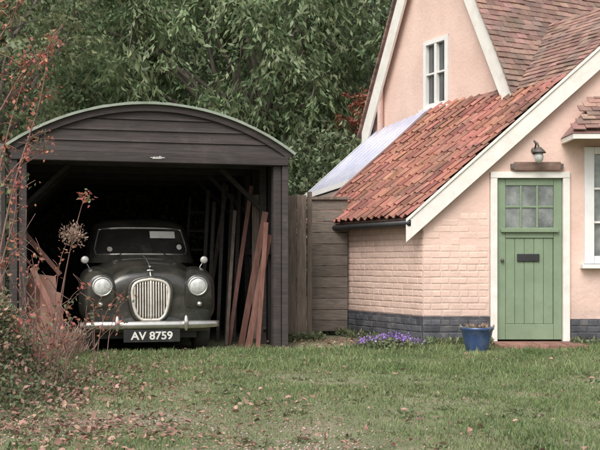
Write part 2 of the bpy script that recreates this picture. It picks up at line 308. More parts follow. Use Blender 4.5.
b.obj('door_posts',M['fascia'],ga,.006)
b=MB()
for s in(-1,1):
    y=.12
    while y<DEP:
        w=random.uniform(.13,.16); o=random.uniform(0,.012); x0=s*(HW-.03)-o*s
        b.box(min(x0,x0+.02*s),max(x0,x0+.02*s),y,y+w-.006,-.06,2.2-random.uniform(0,.02)); y+=w
x=-HW+.05
while x<HW-.05:
    w=random.uniform(.13,.17); b.box(x,x+w-.006,DEP-.04-random.uniform(0,.01),DEP-.02,-.06,arc(x+w/2)-.06); x+=w
b.obj('wall_boards',M['blackwood_v'],ga)
b=MB()
for s in(-1,1): b.box(min(s*HW,s*(HW+.02)),max(s*HW,s*(HW+.02)),.062,DEP,-.06,2.19)
b.box(-HW,HW,DEP,DEP+.02,-.06,2.2)
b.poly([(x,arc(x)-.032) for x in [-HW+2*HW*i/20 for i in range(21)]]+[(HW,2.2),(-HW,2.2)],DEP,DEP+.02)
b.obj('outer_skin',M['blackwood'],ga)
b=MB()
for y in (.9,1.9,2.9,3.9,4.9):
    for s in(-1,1): b.box(s*1.43-.04,s*1.43+.04,y,y+.06,-.06,2.16)
    b.box(-1.45,1.45,y,y+.06,2.10,2.19)
    b.beam((1.42,y+.03,1.6),(.9,y+.03,2.1),.05,.07,(0,1,0)); b.beam((-1.42,y+.03,1.6),(-.9,y+.03,2.1),.05,.07,(0,1,0))
b.beam((1.44,.9,.1),(1.44,2.9,2.0),.03,.09); b.box(1.40,1.47,.12,5.5,1.05,1.13); b.obj('frame_timbers',M['blackwood'],ga,.004)
text('script_badge','~auslin~',.046,M['platew'],ga,(.03,-.079,2.11),off=.001,shear=.5)
tp=empty('stored_timber',G0,YAW)
b=MB()
b.beam((1.08,.55,-.05),(1.34,.35,1.55),.070,.022,(0,1,0)); b.beam((1.13,.35,-.05),(1.37,.3,1.28),.075,.022,(0,1,0))
b.beam((1.22,.22,-.05),(1.32,.22,1.42),.05,.03,(0,1,0)); b.beam((1.0,.9,-.05),(1.30,1.0,1.9),.05,.022,(0,1,0))
b.obj('leaning_planks',M['redplank'],tp,.003)
b=MB(); 
for x,l in ((.78,1.9),(.86,1.75),(.99,2.0),(1.1,1.85),(1.2,1.95)): b.beam((x-.05,1.4,-.05),(x+.12,1.9,l),.045,.03,(0,1,0))
b.obj('dark_battens',M['blackwood'],tp,.003)
b=MB(); b.beam((.95,.8,-.05),(1.12,1.15,1.6),.04,.03,(0,1,0)); b.beam((.85,2.0,-.05),(1.2,2.2,2.0),.05,.03,(0,1,0)); b.obj('grey_batten',M['greywood_v'],tp,.003)
sh=empty('rusty_metal_sheets',G0,YAW)
b=MB()
b.add([(-1.38,.12,-.05),(-1.02,.02,-.05),(-1.05,.22,.80),(-1.36,.28,.84)],[(0,1,2,3)])
b.add([(-1.20,-.02,-.05),(-.93,-.10,-.05),(-1.0,.12,.62),(-1.22,.17,.70)],[(0,1,2,3)])
o=b.obj('sheets',M['rust'],sh); s_=o.modifiers.new('s','SOLIDIFY'); s_.thickness=.012
b=MB(); b.beam((-1.40,.25,1.30),(-1.0,.30,.82),.05,.03,(0,1,0)); b.beam((-1.42,.3,.95),(-.98,.2,-.05),.07,.03,(0,1,0)); b.beam((-1.30,.0,.9),(-.86,-.1,-.05),.06,.03,(0,1,0)); b.obj('props',M['redplank'],sh,.003)
ld=empty('wooden_ladder',G0,YAW)
b=MB()
b.beam((.62,2.4,-.05),(.78,2.7,1.85),.03,.05); b.beam((.90,2.4,-.05),(1.04,2.7,1.85),.03,.05)
for i in range(7): t=(i+.6)/7.4; b.beam((.62+.16*t,2.4+.3*t,-.05+1.9*t),(.90+.14*t,2.4+.3*t,-.05+1.9*t),.03,.03)
b.obj('rails_and_rungs',M['blackwood'],ld)
# ---------------------------------------------------------------- car
car=empty('vintage_car',(-1.64,10.98,-.05),YAW); car.scale=(1.03,1.03,1.0)
WX=.505
def hull():
    st=[]
    def S(y,zc,zs,zv,zw,zo,w,zb=.30,k=1.):
        h=[(0,zc),(.19,zc-.008),(.34,zs),(.425,zv),(.51,zw),(.62*w/.70,zo),(w,zo-.16),(w+.005,.46),(w-.02,zb)]
        h=[(x*k,z) for x,z in h]
        r=[(-x,y,z) for x,z in h[::-1]]+[(x,y,z) for x,z in h[1:]]
        st.append(r)
    S(.05,.60,.59,.58,.57,.55,.50,.42,.3); S(.03,.77,.74,.68,.66,.62,.60,.34,.82); S(.035,.85,.81,.74,.71,.67,.64,.32,.98)
    S(.09,.925,.885,.80,.77,.72,.675,.31); S(.25,.99,.955,.89,.85,.78,.69,.30); S(.55,1.04,1.01,.96,.91,.83,.70); S(.92,1.075,1.055,1.01,.96,.88,.71)
    S(1.3,1.08,1.06,1.03,1.0,.92,.71); S(2.2,1.08,1.06,1.03,1.0,.92,.705); S(2.8,1.02,1.0,.97,.93,.86,.69); S(3.2,.86,.84,.82,.78,.72,.65); S(3.38,.68,.67,.66,.64,.60,.58,.34,.95); S(3.40,.60,.59,.58,.57,.55,.5,.42,.4)
    b=MB(); b.grid(st); 
    n=len(st[0]); b.f.append(tuple(range(n))); b.f.append(tuple((len(st)-1)*n+i for i in range(n)))
    return b
hull().obj('body_hull',M['paint'],car,smooth=True,sub=3)
for s in(-1,1):
    rows=[]
    for y,r,zt,zb,cx in ((-.004,.03,.77,.71,WX),(-.004,.105,.846,.64,WX),(.004,.135,.874,.58,WX+.004),(.04,.158,.897,.47,WX+.014),(.12,.180,.925,.37,WX+.028),(.35,.195,.958,.36,WX+.038),(.7,.19,.97,.36,WX+.045),(1.0,.16,.965,.40,.56),(1.35,.10,.91,.5,.60),(1.6,.03,.80,.6,.66)):
        row=[]; zc=zt-r
        pts=[(-r,zb+.0),(-r,(zb+zc)/2)]+[(-r*math.cos(a),zc+r*math.sin(a)) for a in [math.pi*i/8 for i in range(9)]]+[(r,(zb+zc)/2),(r,zb),(0,zb-.02)]
        rows.append([(s*(cx+px),y,pz) for px,pz in pts])
    bb=MB(); bb.grid(rows,True); n=len(rows[0]); bb.f.append(tuple(range(n))); bb.obj('front_wing',M['paint'],car,smooth=True,sub=2)
    hc=(s*WX,.006,.742)
    MB().lathe([(.088,.01),(.108,.005),(.111,-.012),(.105,-.026),(.094,-.032),(.088,-.026)],hc,36,'y').obj('headlamp_rim',M['chrome'],car,smooth=True)
    MB().lathe([(.0005,-.048),(.03,-.046),(.06,-.039),(.08,-.030),(.091,-.020)],hc,36,'y').obj('headlamp_lens',M['lens'],car,smooth=True)
    c2=(s*(WX+.02),.028,.545)
    MB().lathe([(.0005,-.045),(.018,-.04),(.028,-.025),(.034,0),(.036,.05)],c2,20,'y').obj('side_lamp',M['chrome'],car,smooth=True)
    MB().lathe([(.0005,-.012),(.032,-.012),(.044,-.002),(.041,.012),(.0005,.02)],(s*.665,.62,1.035),24,'y').obj('wing_mirror',M['mirror'],car,smooth=True)
    bb=MB(); bb.tube([(s*.61,.66,.93),(s*.645,.65,.99),(s*.665,.63,1.02)],.006,6); bb.obj('mirror_stalk',M['chrome'],car)
    for y in(.52,2.55):
        bb=MB(); c=(s*.60,y,.285)
        bb.lathe([(.17,-.07),(.23,-.085),(.268,-.075),(.285,-.045),(.287,0),(.285,.045),(.268,.075),(.23,.085),(.17,.07)],c,36,'x').obj('tyre',M['rubber'],car,smooth=True)
        bb=MB(); bb.lathe([(.0005,s*.075),(.06,s*.07),(.085,s*.045),(.11,s*.04),(.16,s*.055),(.175,s*.06),(.175,-s*.05),(.0005,-s*.05)],c,28,'x').obj('wheel_disc',M['grille'],car,smooth=True)
b=MB(); b.box(-.52,.52,.2,3.2,.16,.36); b.obj('chassis',M['black'],car)
rows=[]
for i in range(21):
    x=-.66+1.32*i/20; yy=.03+.10*abs(x/.66)**4
    rows.append([(x,yy+.02,.42),(x,yy,.36),(x,yy+.01,.28),(x,yy+.06,.235)])
b=MB(); b.grid(rows); b.obj('front_valance',M['paint'],car,smooth=True)
def gh(z):
    zz=[.375,.40,.45,.52,.60,.68,.74,.78,.805,.818]; hw=[.085,.125,.158,.178,.190,.196,.188,.160,.110,.02]
    return float(np.interp(z,zz,hw))
zs=[.375,.39,.41,.44,.48,.53,.58,.63,.68,.72,.75,.775,.795,.808,.816]
def gy(x,z): return -.045+.35*x*x+.10*max(0,z-.55)**1.3+.04*max(0,.45-z)
outl=[(-gh(z),z) for z in zs]+[(0,.822)]+[(gh(z),z) for z in zs[::-1]]
b=MB(); n=len(outl); 
bb=[(x*.99,gy(x,z)+.035,z) for x,z in outl]; b.add(bb+[(x*1.04,gy(x,z)+.11,z) for x,z in outl],[tuple(range(n))]+[(i,n+i,n+(i+1)%n,(i+1)%n) for i in range(n)])
b.obj('grille_backing',M['plate'],car)
b=MB(); P=[(x,gy(x,z)+.004,z) for x,z in outl]; b.tube(P+[P[0]],.017,10,False); b.obj('grille_surround',M['grille'],car,smooth=True)
b=MB(); P=[(x*1.13,gy(x,z)+.038,(z-.6)*1.09+.6) for x,z in outl]; b.tube(P+[P[0]],.024,10,False); b.obj('nose_moulding',M['paint'],car,smooth=True)
b=MB(); x=-.168
while x<.17:
    zz=[z for z in np.linspace(.38,.815,40) if gh(z)>abs(x)+.008]
    if len(zz)>3:
        z0,z1=zz[0],zz[-1]; P=[(x,gy(x,z)+.006,z) for z in np.linspace(z0,z1,10)]
        rad=.0088 if abs(x)>.005 else .013; b.tube(P,rad,8)
    x+=.028
b.obj('grille_slats',M['grille'],car,smooth=True)
b=MB(); P=[(0,-.005,.85),(0,.05,.905),(0,.10,.945),(0,.26,1.0),(0,.55,1.05),(0,.9,1.085)]; b.tube(P,[.010,.008,.007,.006,.006,.005],8); b.obj('bonnet_strip',M['chrome'],car,smooth=True)
b=MB(); b.ell((0,.10,.96),(.020,.05,.014)); b.ell((0,.04,.918),(.040,.012,.011)); b.obj('bonnet_emblem',M['chrome'],car,smooth=True)
rows=[]
for i in range(31):
    x=-.735+1.47*i/30; yy=-.135+.13*abs(x/.735)**3.2; hh=.044*(1-.25*abs(x/.735)**6)
    rows.append([(x,yy+.025,.325-hh),(x,yy+.004,.325-hh*.92),(x,yy-.008,.325-hh*.4),(x,yy-.010,.325),(x,yy-.008,.325+hh*.4),(x,yy+.004,.325+hh*.92),(x,yy+.025,.325+hh)])
b=MB(); b.grid(rows,True); b.f.append(tuple(range(7))); b.f.append(tuple(30*7+i for i in range(7))); b.obj('bumper',M['chrome'],car,smooth=True)
b=MB(); 
for s in(-1,1): b.ell((s*.36,-.145,.345),(.028,.035,.088),16,12)
b.obj('overriders',M['chrome'],car,smooth=True)
b=MB()
for s in(-1,1): b.box(s*.3-.02,s*.3+.02,-.12,.1,.29,.35)
b.obj('bumper_irons',M['black'],car)
b=MB(); b.box(-.295,.295,-.150,-.140,.142,.276); b.obj('number_plate',M['plate'],car,.003)
text('plate_lettering','AV 8759',.118,M['platew'],car,(0,-.154,.2085),off=.0030,ext=.002,sx=1.04)
def ring(z,w,yf,yr,n=64,e=3.2):
    row=[]; cy=(yf+yr)/2; hy=(yr-yf)/2
    for i in range(n):
        t=2*math.pi*(i+.5)/n; c,s_=math.cos(t),math.sin(t)
        row.append((w*math.copysign(abs(c)**(2/e),c),cy+hy*math.copysign(abs(s_)**(2/e),s_),z))
    return row
lv=[(1.0,.68,.88,3.0),(1.06,.67,.93,2.9),(1.10,.66,.97,2.83),(1.16,.648,1.015,2.74),(1.25,.63,1.08,2.62),(1.34,.605,1.15,2.5),(1.42,.58,1.215,2.38),(1.46,.555,1.27,2.3),(1.498,.51,1.35,2.2),(1.53,.415,1.48,2.1),(1.55,.27,1.6,1.98),(1.556,.05,1.78,1.85)]
rows=[ring(*l) for l in lv]
b=MB(); b.grid(rows,True); o=b.obj('cabin',M['paint'],car,smooth=True); o.data.materials.append(M['carglass'])
for p in o.data.polygons:
    c=p.center
    if 1.10<c.z<1.42:
        if c.y<1.42 and abs(c.x)<.53: p.material_index=1
        elif abs(c.x)>.52 and (1.32<c.y<1.85 or 1.95<c.y<2.4): p.material_index=1
        elif c.y>2.4 and abs(c.x)<.40: p.material_index=1
def fr(z,x):
    zz=[l[0] for l in lv]; w=np.interp(z,zz,[l[1] for l in lv]); yf=np.interp(z,zz,[l[2] for l in lv]); yr=np.interp(z,zz,[l[3] for l in lv])
    cy=(yf+yr)/2; hy=(yr-yf)/2; return cy-hy*(max(0,1-(abs(x)/w)**3.2))**(1/3.2)
P=[]
for i in range(21): x=-.52+1.04*i/20; z=1.105-.006*(abs(x)/.52)**2; P.append((x,fr(z,x)-.004,z))
for z in (1.16,1.24,1.32,1.38): x=.54-.05*(z-1.16)/.22; P.append((x,fr(z,x)-.004,z))
for i in range(21): x=.48-.96*i/20; z=1.425-.02*(abs(x)/.48)**4; P.append((x,fr(z,x)-.004,z))
for z in (1.38,1.32,1.24,1.16): x=-(.54-.05*(z-1.16)/.22); P.append((x,fr(z,x)-.004,z))
b=MB(); b.tube(P+[P[0]],.010,8,False); b.obj('windscreen_trim',M['chrome'],car,smooth=True)
b=MB()
for s in(-1,1):
    b.tube([(s*.30,.93,1.085),(s*.22,.99,1.12),(s*.05,fr(1.2,.05)-.012,1.16)],.005,6)
b.obj('wipers',M['black'],car)
def onscreen(name,x0,x1,z0,z1,m,round_=False):
    b=MB()
    if round_:
        cx,cz=(x0+x1)/2,(z0+z1)/2; r=(x1-x0)/2; P=[(cx+r*math.cos(t),cz+r*math.sin(t)) for t in [2*math.pi*i/20 for i in range(20)]]; b.add([(x,fr(z,x)-.006,z) for x,z in P],[tuple(range(len(P)))])
    else:
        rows=[[(x0+(x1-x0)*i/8,fr(z0+(z1-z0)*j/6,x0+(x1-x0)*i/8)-.010,z0+(z1-z0)*j/6) for i in range(9)] for j in range(7)]; b.grid(rows)
    b.obj(name,m,car)
onscreen('paper_notice',.10,.40,1.30,1.385,M['platew']); onscreen('tax_disc',.41,.475,1.16,1.225,M['platew'],True); onscreen('sticker',-.40,-.34,1.14,1.19,M['grille'],True)
b=MB(); b.lathe([(.17,0),(.175,.01),(.17,.02),(.165,.01),(.17,0)],(-.28,1.32,1.08),24,'y'); b.obj('steering_wheel',M['black'],car)
# ---------------------------------------------------------------- cottage
co=empty('pink_cottage')
Y0=11.6; TA=.892
def rk(x): return 1.505+TA*(x-1.334)
C1=Vector((.34,13.66,0)); C0=Vector((1.43,11.6,0)); EL=(C0-C1).length; EA=math.atan2(C0.y-C1.y,C0.x-C1.x)
XR=4.2; ZR=rk(XR)
b=MB()
def wp(pts): b.poly(pts,Y0,Y0+.25)
wp([(1.43,0),(2.20,0),(2.20,rk(2.2)-.03),(1.43,rk(1.43)-.03)])
wp([(2.20,2.0),(3.13,2.0),(3.13,rk(3.13)-.03),(2.20,rk(2.2)-.03)])
wp([(3.13,0),(3.36,0),(3.36,rk(3.36)-.03),(3.13,rk(3.13)-.03)])
wp([(3.36,0),(4.5,0),(4.5,.93),(3.36,.93)])
wp([(3.36,2.30),(4.5,2.30),(4.5,ZR-TA*(4.5-XR)-.03),(XR,ZR-.03),(3.36,rk(3.36)-.03)])
wp([(4.5,0),(7.0,0),(7.0,ZR-TA*(2.8)-.03),(4.5,ZR-TA*(4.5-XR)-.03)])
b.obj('front_wall',M['pink'],co)
side_=empty('lean_to_side_wall',(C1.x,C1.y,0),EA,co)
MB().box(0,EL-.004,0,.22,0,1.53).obj('rendered_wall',M['mortar'],side_)
def bricks(name,par,x0,x1,z0,z1,y,m,bl=.215,bh=.065,j=.010,loc=None,pro=.005,skip=None,fade=None):
    b=MB(); z=z0; r=0
    while z+bh*.8<z1:
        hh=min(bh,z1-z); x=x0-(bl/2 if r%2 else 0)-random.uniform(0,.02)
        while x<x1:
            L=(bl if r%4!=3 else bl/2)*random.uniform(.96,1.04)
            a=max(x,x0); c=min(x+L-j,x1)
            if c-a>.03 and not(skip and skip((a+c)/2,z)):
                jz=[random.uniform(-.004,.004) for _ in range(8)]; p=pro*(fade(z) if fade else 1)+random.uniform(-.0015,.0015); p=max(p,.0008); q=.008
                vs=[(a,y,z+jz[0]),(c,y,z+jz[1]),(c,y,z+hh+jz[2]),(a,y,z+hh+jz[3]),(a+q,y-p,z+q+jz[4]),(c-q,y-p+jz[0]*.3,z+q+jz[5]),(c-q,y-p,z+hh-q+jz[6]),(a+q,y-p+jz[1]*.3,z+hh-q+jz[7])]
                b.add(vs,[(4,5,6,7),(0,1,5,4),(1,2,6,5),(2,3,7,6),(3,0,4,7)])
            x+=L
        z+=bh+j; r+=1
    return b.obj(name,m,par,loc=loc,bevel=.0025)
bricks('painted_bricks',side_,0,EL-.005,.335,1.46,-.001,M['pinkbrick'],pro=.0055)
MB().box(-.01,EL+.006,-.018,-.002,-.05,.33).obj('plinth',M['plinthbase'],side_)
bricks('plinth_bricks',side_,-.01,EL+.006,.0,.33,-.019,M['plinth'])
fr_=empty('front_brickwork',(0,Y0,0),0,co)
bricks('painted_bricks',fr_,1.432,2.19,.335,1.62,-.001,M['pinkbrick'],pro=.0038,skip=lambda x,z:z>1.0 and random.random()<(z-1.0)*1.3 or z>rk(x)-.33,fade=lambda z:min(1,max(.25,(1.75-z)/.9)))
MB().box(1.424,2.195,-.018,-.002,-.05,.33).obj('plinth',M['plinthbase'],fr_)
bricks('plinth_bricks',fr_,1.424,2.195,0,.33,-.019,M['plinth'])
MB().box(3.135,7.0,-.030,-.002,-.05,.30).obj('plinth_right',M['plinthbase'],fr_)
bricks('plinth_bricks_right',fr_,3.135,4.6,0,.30,-.031,M['plinth'])
b=MB(); 
def rakeb(x0,x1,zoff0,zoff1,y0,y1): b.poly([(x0,rk(x0)+zoff0),(x1,rk(x1)+zoff0),(x1,rk(x1)+zoff1),(x0,rk(x0)+zoff1)],y0,y1)
rakeb(1.22,XR,-.22,.01,Y0-.10,Y0-.065); rakeb(1.22,XR,.012,.055,Y0-.115,Y0-.05)
b.poly([(XR,ZR-.22),(7.1,ZR-TA*2.9-.22),(7.1,ZR-TA*2.9+.01),(XR,ZR+.01)],Y0-.10,Y0-.065)
b.obj('bargeboard',M['cream'],co,.004)
b=MB(); rakeb(1.30,XR,-.06,-.035,Y0-.064,Y0-.001); b.obj('soffit',M['cream'],co)
dr=empty('door_set',(0,Y0,0),0,co)
b=MB(); b.box(2.205,2.285,-.035,.12,.04,1.93); b.box(3.045,3.125,-.035,.12,.04,1.93); b.box(2.205,3.125,-.037,.12,1.932,2.005); b.obj('door_frame',M['cream'],dr,.005)
b=MB()
b.box(2.29,2.385,.01,.05,.06,1.925); b.box(2.945,3.04,.01,.05,.06,1.925)
b.box(2.387,2.943,.01,.05,1.85,1.925); b.box(2.387,2.943,.01,.05,1.24,1.36); b.box(2.387,2.943,.01,.05,.06,.24)
for x in (2.565,2.755): b.box(x-.012,x+.012,.014,.045,1.362,1.848)
b.box(2.387,2.943,.016,.043,1.59,1.612)
b.box(2.33,3.0,-.028,.009,1.305,1.345)
b.obj('door_leaf',M['green'],dr,.004)
b=MB(); x=2.388
while x<2.94: b.box(x,min(x+.108,2.943),.024,.04,.242,1.238); x+=.111
b.obj('door_boards',M['green'],dr,.005)
MB().box(2.387,2.943,.030,.034,1.36,1.85).obj('door_glass',M['frost'],dr)
b=MB(); b.box(2.52,2.78,.006,.022,.965,1.055); b.obj('letter_plate',M['black'],dr,.006)
MB().ell((2.345,-.012,.98),(.022,.022,.022)).obj('door_knob',M['iron'],dr,smooth=True)
MB().box(2.20,3.14,-.04,.05,-.0,.038).obj('threshold',M['brickstep'],dr,.004)
b=MB(); x=2.22
while x<3.2: b.box(x,x+.105,-.50,-.042,-.03,.035+random.uniform(-.003,.003)); x+=.112
b.obj('brick_step',M['brickstep'],dr,.004)
wn=empty('front_window',(0,Y0,0),0,co)
b=MB(); b.box(3.29,3.40,-.05,.1,.94,2.29); b.box(4.42,4.5,-.05,.1,.94,2.29); b.box(3.402,4.418,-.048,.1,2.21,2.29); b.box(3.402,4.418,-.048,.1,.94,1.03)
for x in(3.78,4.1): b.box(x-.03,x+.03,-.03,.08,1.032,2.208)
for z in(1.42,1.81): b.box(3.402,4.418,-.02,.07,z-.012,z+.012)
b.box(3.25,4.56,-.11,.0,.885,.935); b.obj('window_frame',M['white'],wn,.004)
MB().box(3.40,4.42,.02,.03,1.03,2.21).obj('panes',M['frost'],wn)
def plaintiles(name,O,U,V,lu,lv_,m,par,tw=.15,ex=.088,keep=None,th=.012):
    U=Vector(U).normalized(); V=Vector(V).normalized(); N_=U.cross(V).normalized(); 
    if N_.z<0: N_=-N_
    b=MB(); r=0; v=0; O=Vector(O)
    while v<lv_:
        u=-(tw/2 if r%2 else 0)
        while u<lu:
            a=max(u,0); c=min(u+tw-.004,lu)
            if c-a>.03 and (keep is None or keep((a+c)/2,v+ex/2)):
                j=random.uniform(-.007,.007); h0=.026+random.uniform(-.004,.008); dz=random.uniform(-.005,.005); sg=.012*math.sin(u*1.9+v)+.008*math.sin(v*3.1-u)
                p=lambda uu,vv,hh:O+U*uu+V*(vv+j)+N_*(hh+sg)
                e2=min(v+ex*1.5,lv_+.02)
                b.add([p(a,v,h0-th),p(c,v,h0-th+dz),p(c,e2,0),p(a,e2,0),p(a,v,h0),p(c,v,h0+dz),p(c,e2,.012),p(a,e2,.012)],[(0,1,2,3),(4,5,6,7),(0,1,5,4),(1,2,6,5),(3,0,4,7)])
            u+=tw
        v+=ex; r+=1
    return b.obj(name,m,par)
hd=empty('window_hood',(0,0,0),0,co)
Vh=Vector((0,.5,.42)); 
plaintiles('hood_tiles',(3.02,11.08,2.42),(1,0,0),Vh,1.9,Vh.length,M['plaintile'],hd,keep=lambda u,v:u>v*.55)
b=MB(); b.add([(3.02,11.08,2.39),(4.92,11.08,2.39),(4.92,11.59,2.82),(3.38,11.59,2.82),(3.02,11.59,2.39),(4.92,11.59,2.39)],[(0,1,2,3),(0,3,4),(0,4,5,1)]); b.obj('hood_body',M['plaintile'],hd)
b=MB(); b.box(3.03,4.9,11.09,11.12,2.33,2.385); b.box(3.03,3.06,11.122,11.59,2.33,2.385); b.obj('hood_fascia',M['cream'],hd)
U=(C1-C0).normalized(); Vv=Vector((1,0,TA)).normalized(); Nn=U.cross(Vv); Nn=Nn if Nn.z>0 else -Nn; Nn.normalize()
O=Vector((1.26,11.50,rk(1.26)+.015))
def pantiles(name,u0,u1,v0,v1,m,keep=None,tw=.158,ex=.20):
    b=MB(); v=v0
    while v<v1-.03:
        u=u0; e1=min(ex,v1-v)
        while u<u1:
            if keep is None or keep(u+tw/2,v+ex/2):
                j=random.uniform(-.012,.012); tl=random.uniform(-.005,.007)+.012*math.sin(u*2.1+v*1.3); sk=random.uniform(-.005,.005); top=[];lo=[];lip=[]
                for i in range(9):
                    t=i/8; h=.025*math.sin(2*math.pi*(t*.98+.02))*(1.0)+.008*math.sin(4*math.pi*t)
                    uu=u+t*(tw+.006)+sk; jj=j+sk*(t-.5)*1.5
                    lo.append(O+U*uu+Vv*(v+jj)+Nn*(h+.053+tl)); lip.append(O+U*uu+Vv*(v+jj)+Nn*(h+.038+tl)); top.append(O+U*uu+Vv*(v+e1+.06)+Nn*(h+.030+.012*math.sin(u*2.1+v*1.3)))
                b.grid([lip,lo,top])
            u+=tw
        v+=ex
    return b.obj(name,m,co,recalc=False)
LU=EL+.16
pantiles('pantile_roof',0,LU-.03,0,2.42,M['pantile'])
plaintiles('upper_valley_tiles',O+Vv*2.36+Nn*.02,U,Vv,2.3,(XR-1.26)*math.hypot(1,TA)-2.36,M['plaintile'],co,keep=lambda u,v:u<1.6+v*.6)
b=MB(); LV=(XR-1.26)*math.hypot(1,TA)
def pl(u,v,h=0): return O+U*u+Vv*v+Nn*h
b.add([pl(0,0),pl(LU-.02,0),pl(LU-.02,2.3),pl(1.2,2.42),pl(4,LV),pl(0,LV)],[(0,1,2,3,4,5)])
R2=Vector((2.9,0,-TA*2.9)); b.add([pl(0,LV),pl(4,LV),pl(4,LV)+R2,pl(0,LV)+R2],[(0,1,2,3)])
b.obj('roof_deck',M['plaintile'],co)
b=MB(); b.tube([pl(-.02,-.035,-.03),pl(LU,-.035,-.04)],.036,10); b.tube([pl(LU-.06,-.02,-.05),pl(LU-.1,.10,-.2)+Vector((0,0,-.05)),Vector((C1.x-.01,C1.y-.1,1.2)),Vector((C1.x-.03,C1.y-.1,.0))],.026,8)
b.obj('gutter',M['black'],co,smooth=True)
b=MB(); b.beam(pl(LU+.01,0,.05),pl(LU+.01,2.35,.05),.05,.05,Nn); b.obj('verge_trim',M['plaintile'],co)
GO=Vector((1.11,15.2,0)); gb=empty('gable_wing',GO,EA,co)
XF=3.30; XM=1.65; ZF=3.15; ZM=6.2
b=MB(); b.poly([(0,0),(1.35,0),(1.35,ZF+ (1.35)*(ZM-ZF)/XM),(0,ZF)],0,.3)
b.poly([(1.93,0),(XF,0),(XF,ZF),(1.93,ZM-(1.93-XM)*(ZM-ZF)/XM)],0,.3)
b.poly([(1.35,0),(1.93,0),(1.93,3.08),(1.35,3.08)],0,.3)
b.poly([(1.35,4.04),(1.93,4.04),(1.93,ZM-(1.93-XM)*(ZM-ZF)/XM),(XM,ZM),(1.35,ZF+1.35*(ZM-ZF)/XM)],0,.3)
b.obj('gable_wall',M['pink'],gb)
b=MB(); b.box(1.36,1.42,-.03,.1,3.09,4.03); b.box(1.86,1.92,-.03,.1,3.09,4.03); b.box(1.422,1.858,-.028,.1,3.97,4.03); b.box(1.422,1.858,-.028,.1,3.09,3.15); b.box(1.615,1.665,-.025,.08,3.152,3.968); b.box(1.422,1.858,-.015,.07,3.55,3.575); b.box(1.31,1.97,-.07,-.0,3.03,3.085)
b.obj('gable_window_frame',M['white'],gb,.003)
MB().box(1.42,1.86,.03,.04,3.15,3.97).obj('gable_window_panes',M['glass'],gb)
SL=(ZM-ZF)/XM
b=MB()
for s in(-1,1):
    a=XM+s*(XM+.12); za=ZM-(XM+.12)*SL; wz=.42
    b.poly([(a,za-.0),(XM,ZM),(XM,ZM-wz),(a-s*.0,za-wz)] ,-.13,-.09)
b.obj('gable_bargeboards',M['cream'],gb,.004)
b=MB()
for s in(-1,1):
    a=XM+s*(XM+.18); za=ZM-(XM+.18)*SL
    b.add([(a,-.14,za+.03),(XM,-.14,ZM+.03),(XM,6,ZM+.03),(a,6,za+.03)],[(0,1,2,3)])
b.obj('gable_roof_deck',M['plaintile'],gb)
ln=math.hypot(XM+.18,(XM+.18)*SL)
for s in(-1,1):
    a=XM+s*(XM+.18); za=ZM-(XM+.18)*SL
    plaintiles('gable_roof_tiles',(a,-.17,za+.035),(0,1,0),(XM-a,0,ZM-za),6,ln,M['plaintile'],gb)
b=MB(); b.tube([(.30,-.06,0),(.30,-.06,3.55),(.40,-.05,3.75)],.045,10); b.obj('painted_downpipe',M['pink'],gb,smooth=True)
pc=empty('polycarbonate_lean_to',(0,0,0),0,co)
A=Vector((.08,15.15,1.97));B=Vector((1.14,15.15,2.93));C=Vector((1.76,13.85,3.06));E=Vector((.72,13.85,2.10))
rows=[]
for i in range(49):
    t=i/48; lo=E.lerp(A,t); hi=C.lerp(B,t); h=.012*math.sin(t*2*math.pi*8); rows.append([lo+Vector((-h*.5,0,h)),hi+Vector((-h*.5,0,h))])
b=MB(); b.grid(rows); o=b.obj('roof_panels',M['panel'],pc,smooth=True); s_=o.modifiers.new('s','SOLIDIFY'); s_.thickness=.01
b=MB(); b.beam(E+Vector((-.02,0,-.03)),A+Vector((-.02,0,-.03)),.03,.07); b.beam(A+Vector((0,.02,-.02)),B+Vector((0,.02,-.02)),.03,.06); b.obj('edge_trim',M['white'],pc)
b=MB(); b.add([(.42,13.87,0),(.14,15.1,0),(1.1,15.1,0),(.14,15.1,1.93),(.74,13.87,2.04),(1.1,15.1,2.8),(.42,13.87,1.8)],[(0,1,3,6),(1,2,5,3),(6,3,4)]); b.obj('rear_wall',M['greywood'],pc)
lp=empty('wall_lamp',(2.72,Y0,2.13)); lp.scale=(1.2,1.2,1.2)
b=MB(); b.lathe([(.0005,-.03),(.03,-.028),(.035,0)],(0,0,.1),16,'y'); b.tube([(0,-.02,.10),(0,-.06,.16),(-.03,-.12,.18),(-.01,-.17,.15),(0,-.18,.11)],.009,8); b.obj('bracket',M['iron'],lp,smooth=True)
b=MB(); b.lathe([(.0005,.07),(.02,.065),(.05,.035),(.068,.012),(.064,.009)],(0,-.18,.05),24,'z'); b.obj('shade',M['iron'],lp,smooth=True)
MB().ell((0,-.18,.02),(.044,.044,.055)).obj('glass_globe',M['lens'],lp,smooth=True)
sg=empty('wooden_name_board',(2.74,Y0,2.065)); b=MB(); b.box(-.27,.27,-.075,-.040,-.05,.05); b.obj('board',M['signwood'],sg,.008)
b=MB(); b.box(-.30,-.27,-.07,-.0,-.03,.03); b.box(.27,.30,-.07,-.0,-.03,.03); b.obj('brackets',M['iron'],sg)
sl=empty('security_light',(C1.x,C1.y,0),EA)
b=MB(); b.box(.12,.34,-.10,-.012,1.27,1.35); b.tube([(.23,-.06,1.27),(.23,-.06,1.2)],.025,10); b.obj('housing',M['white'],sl,.01)
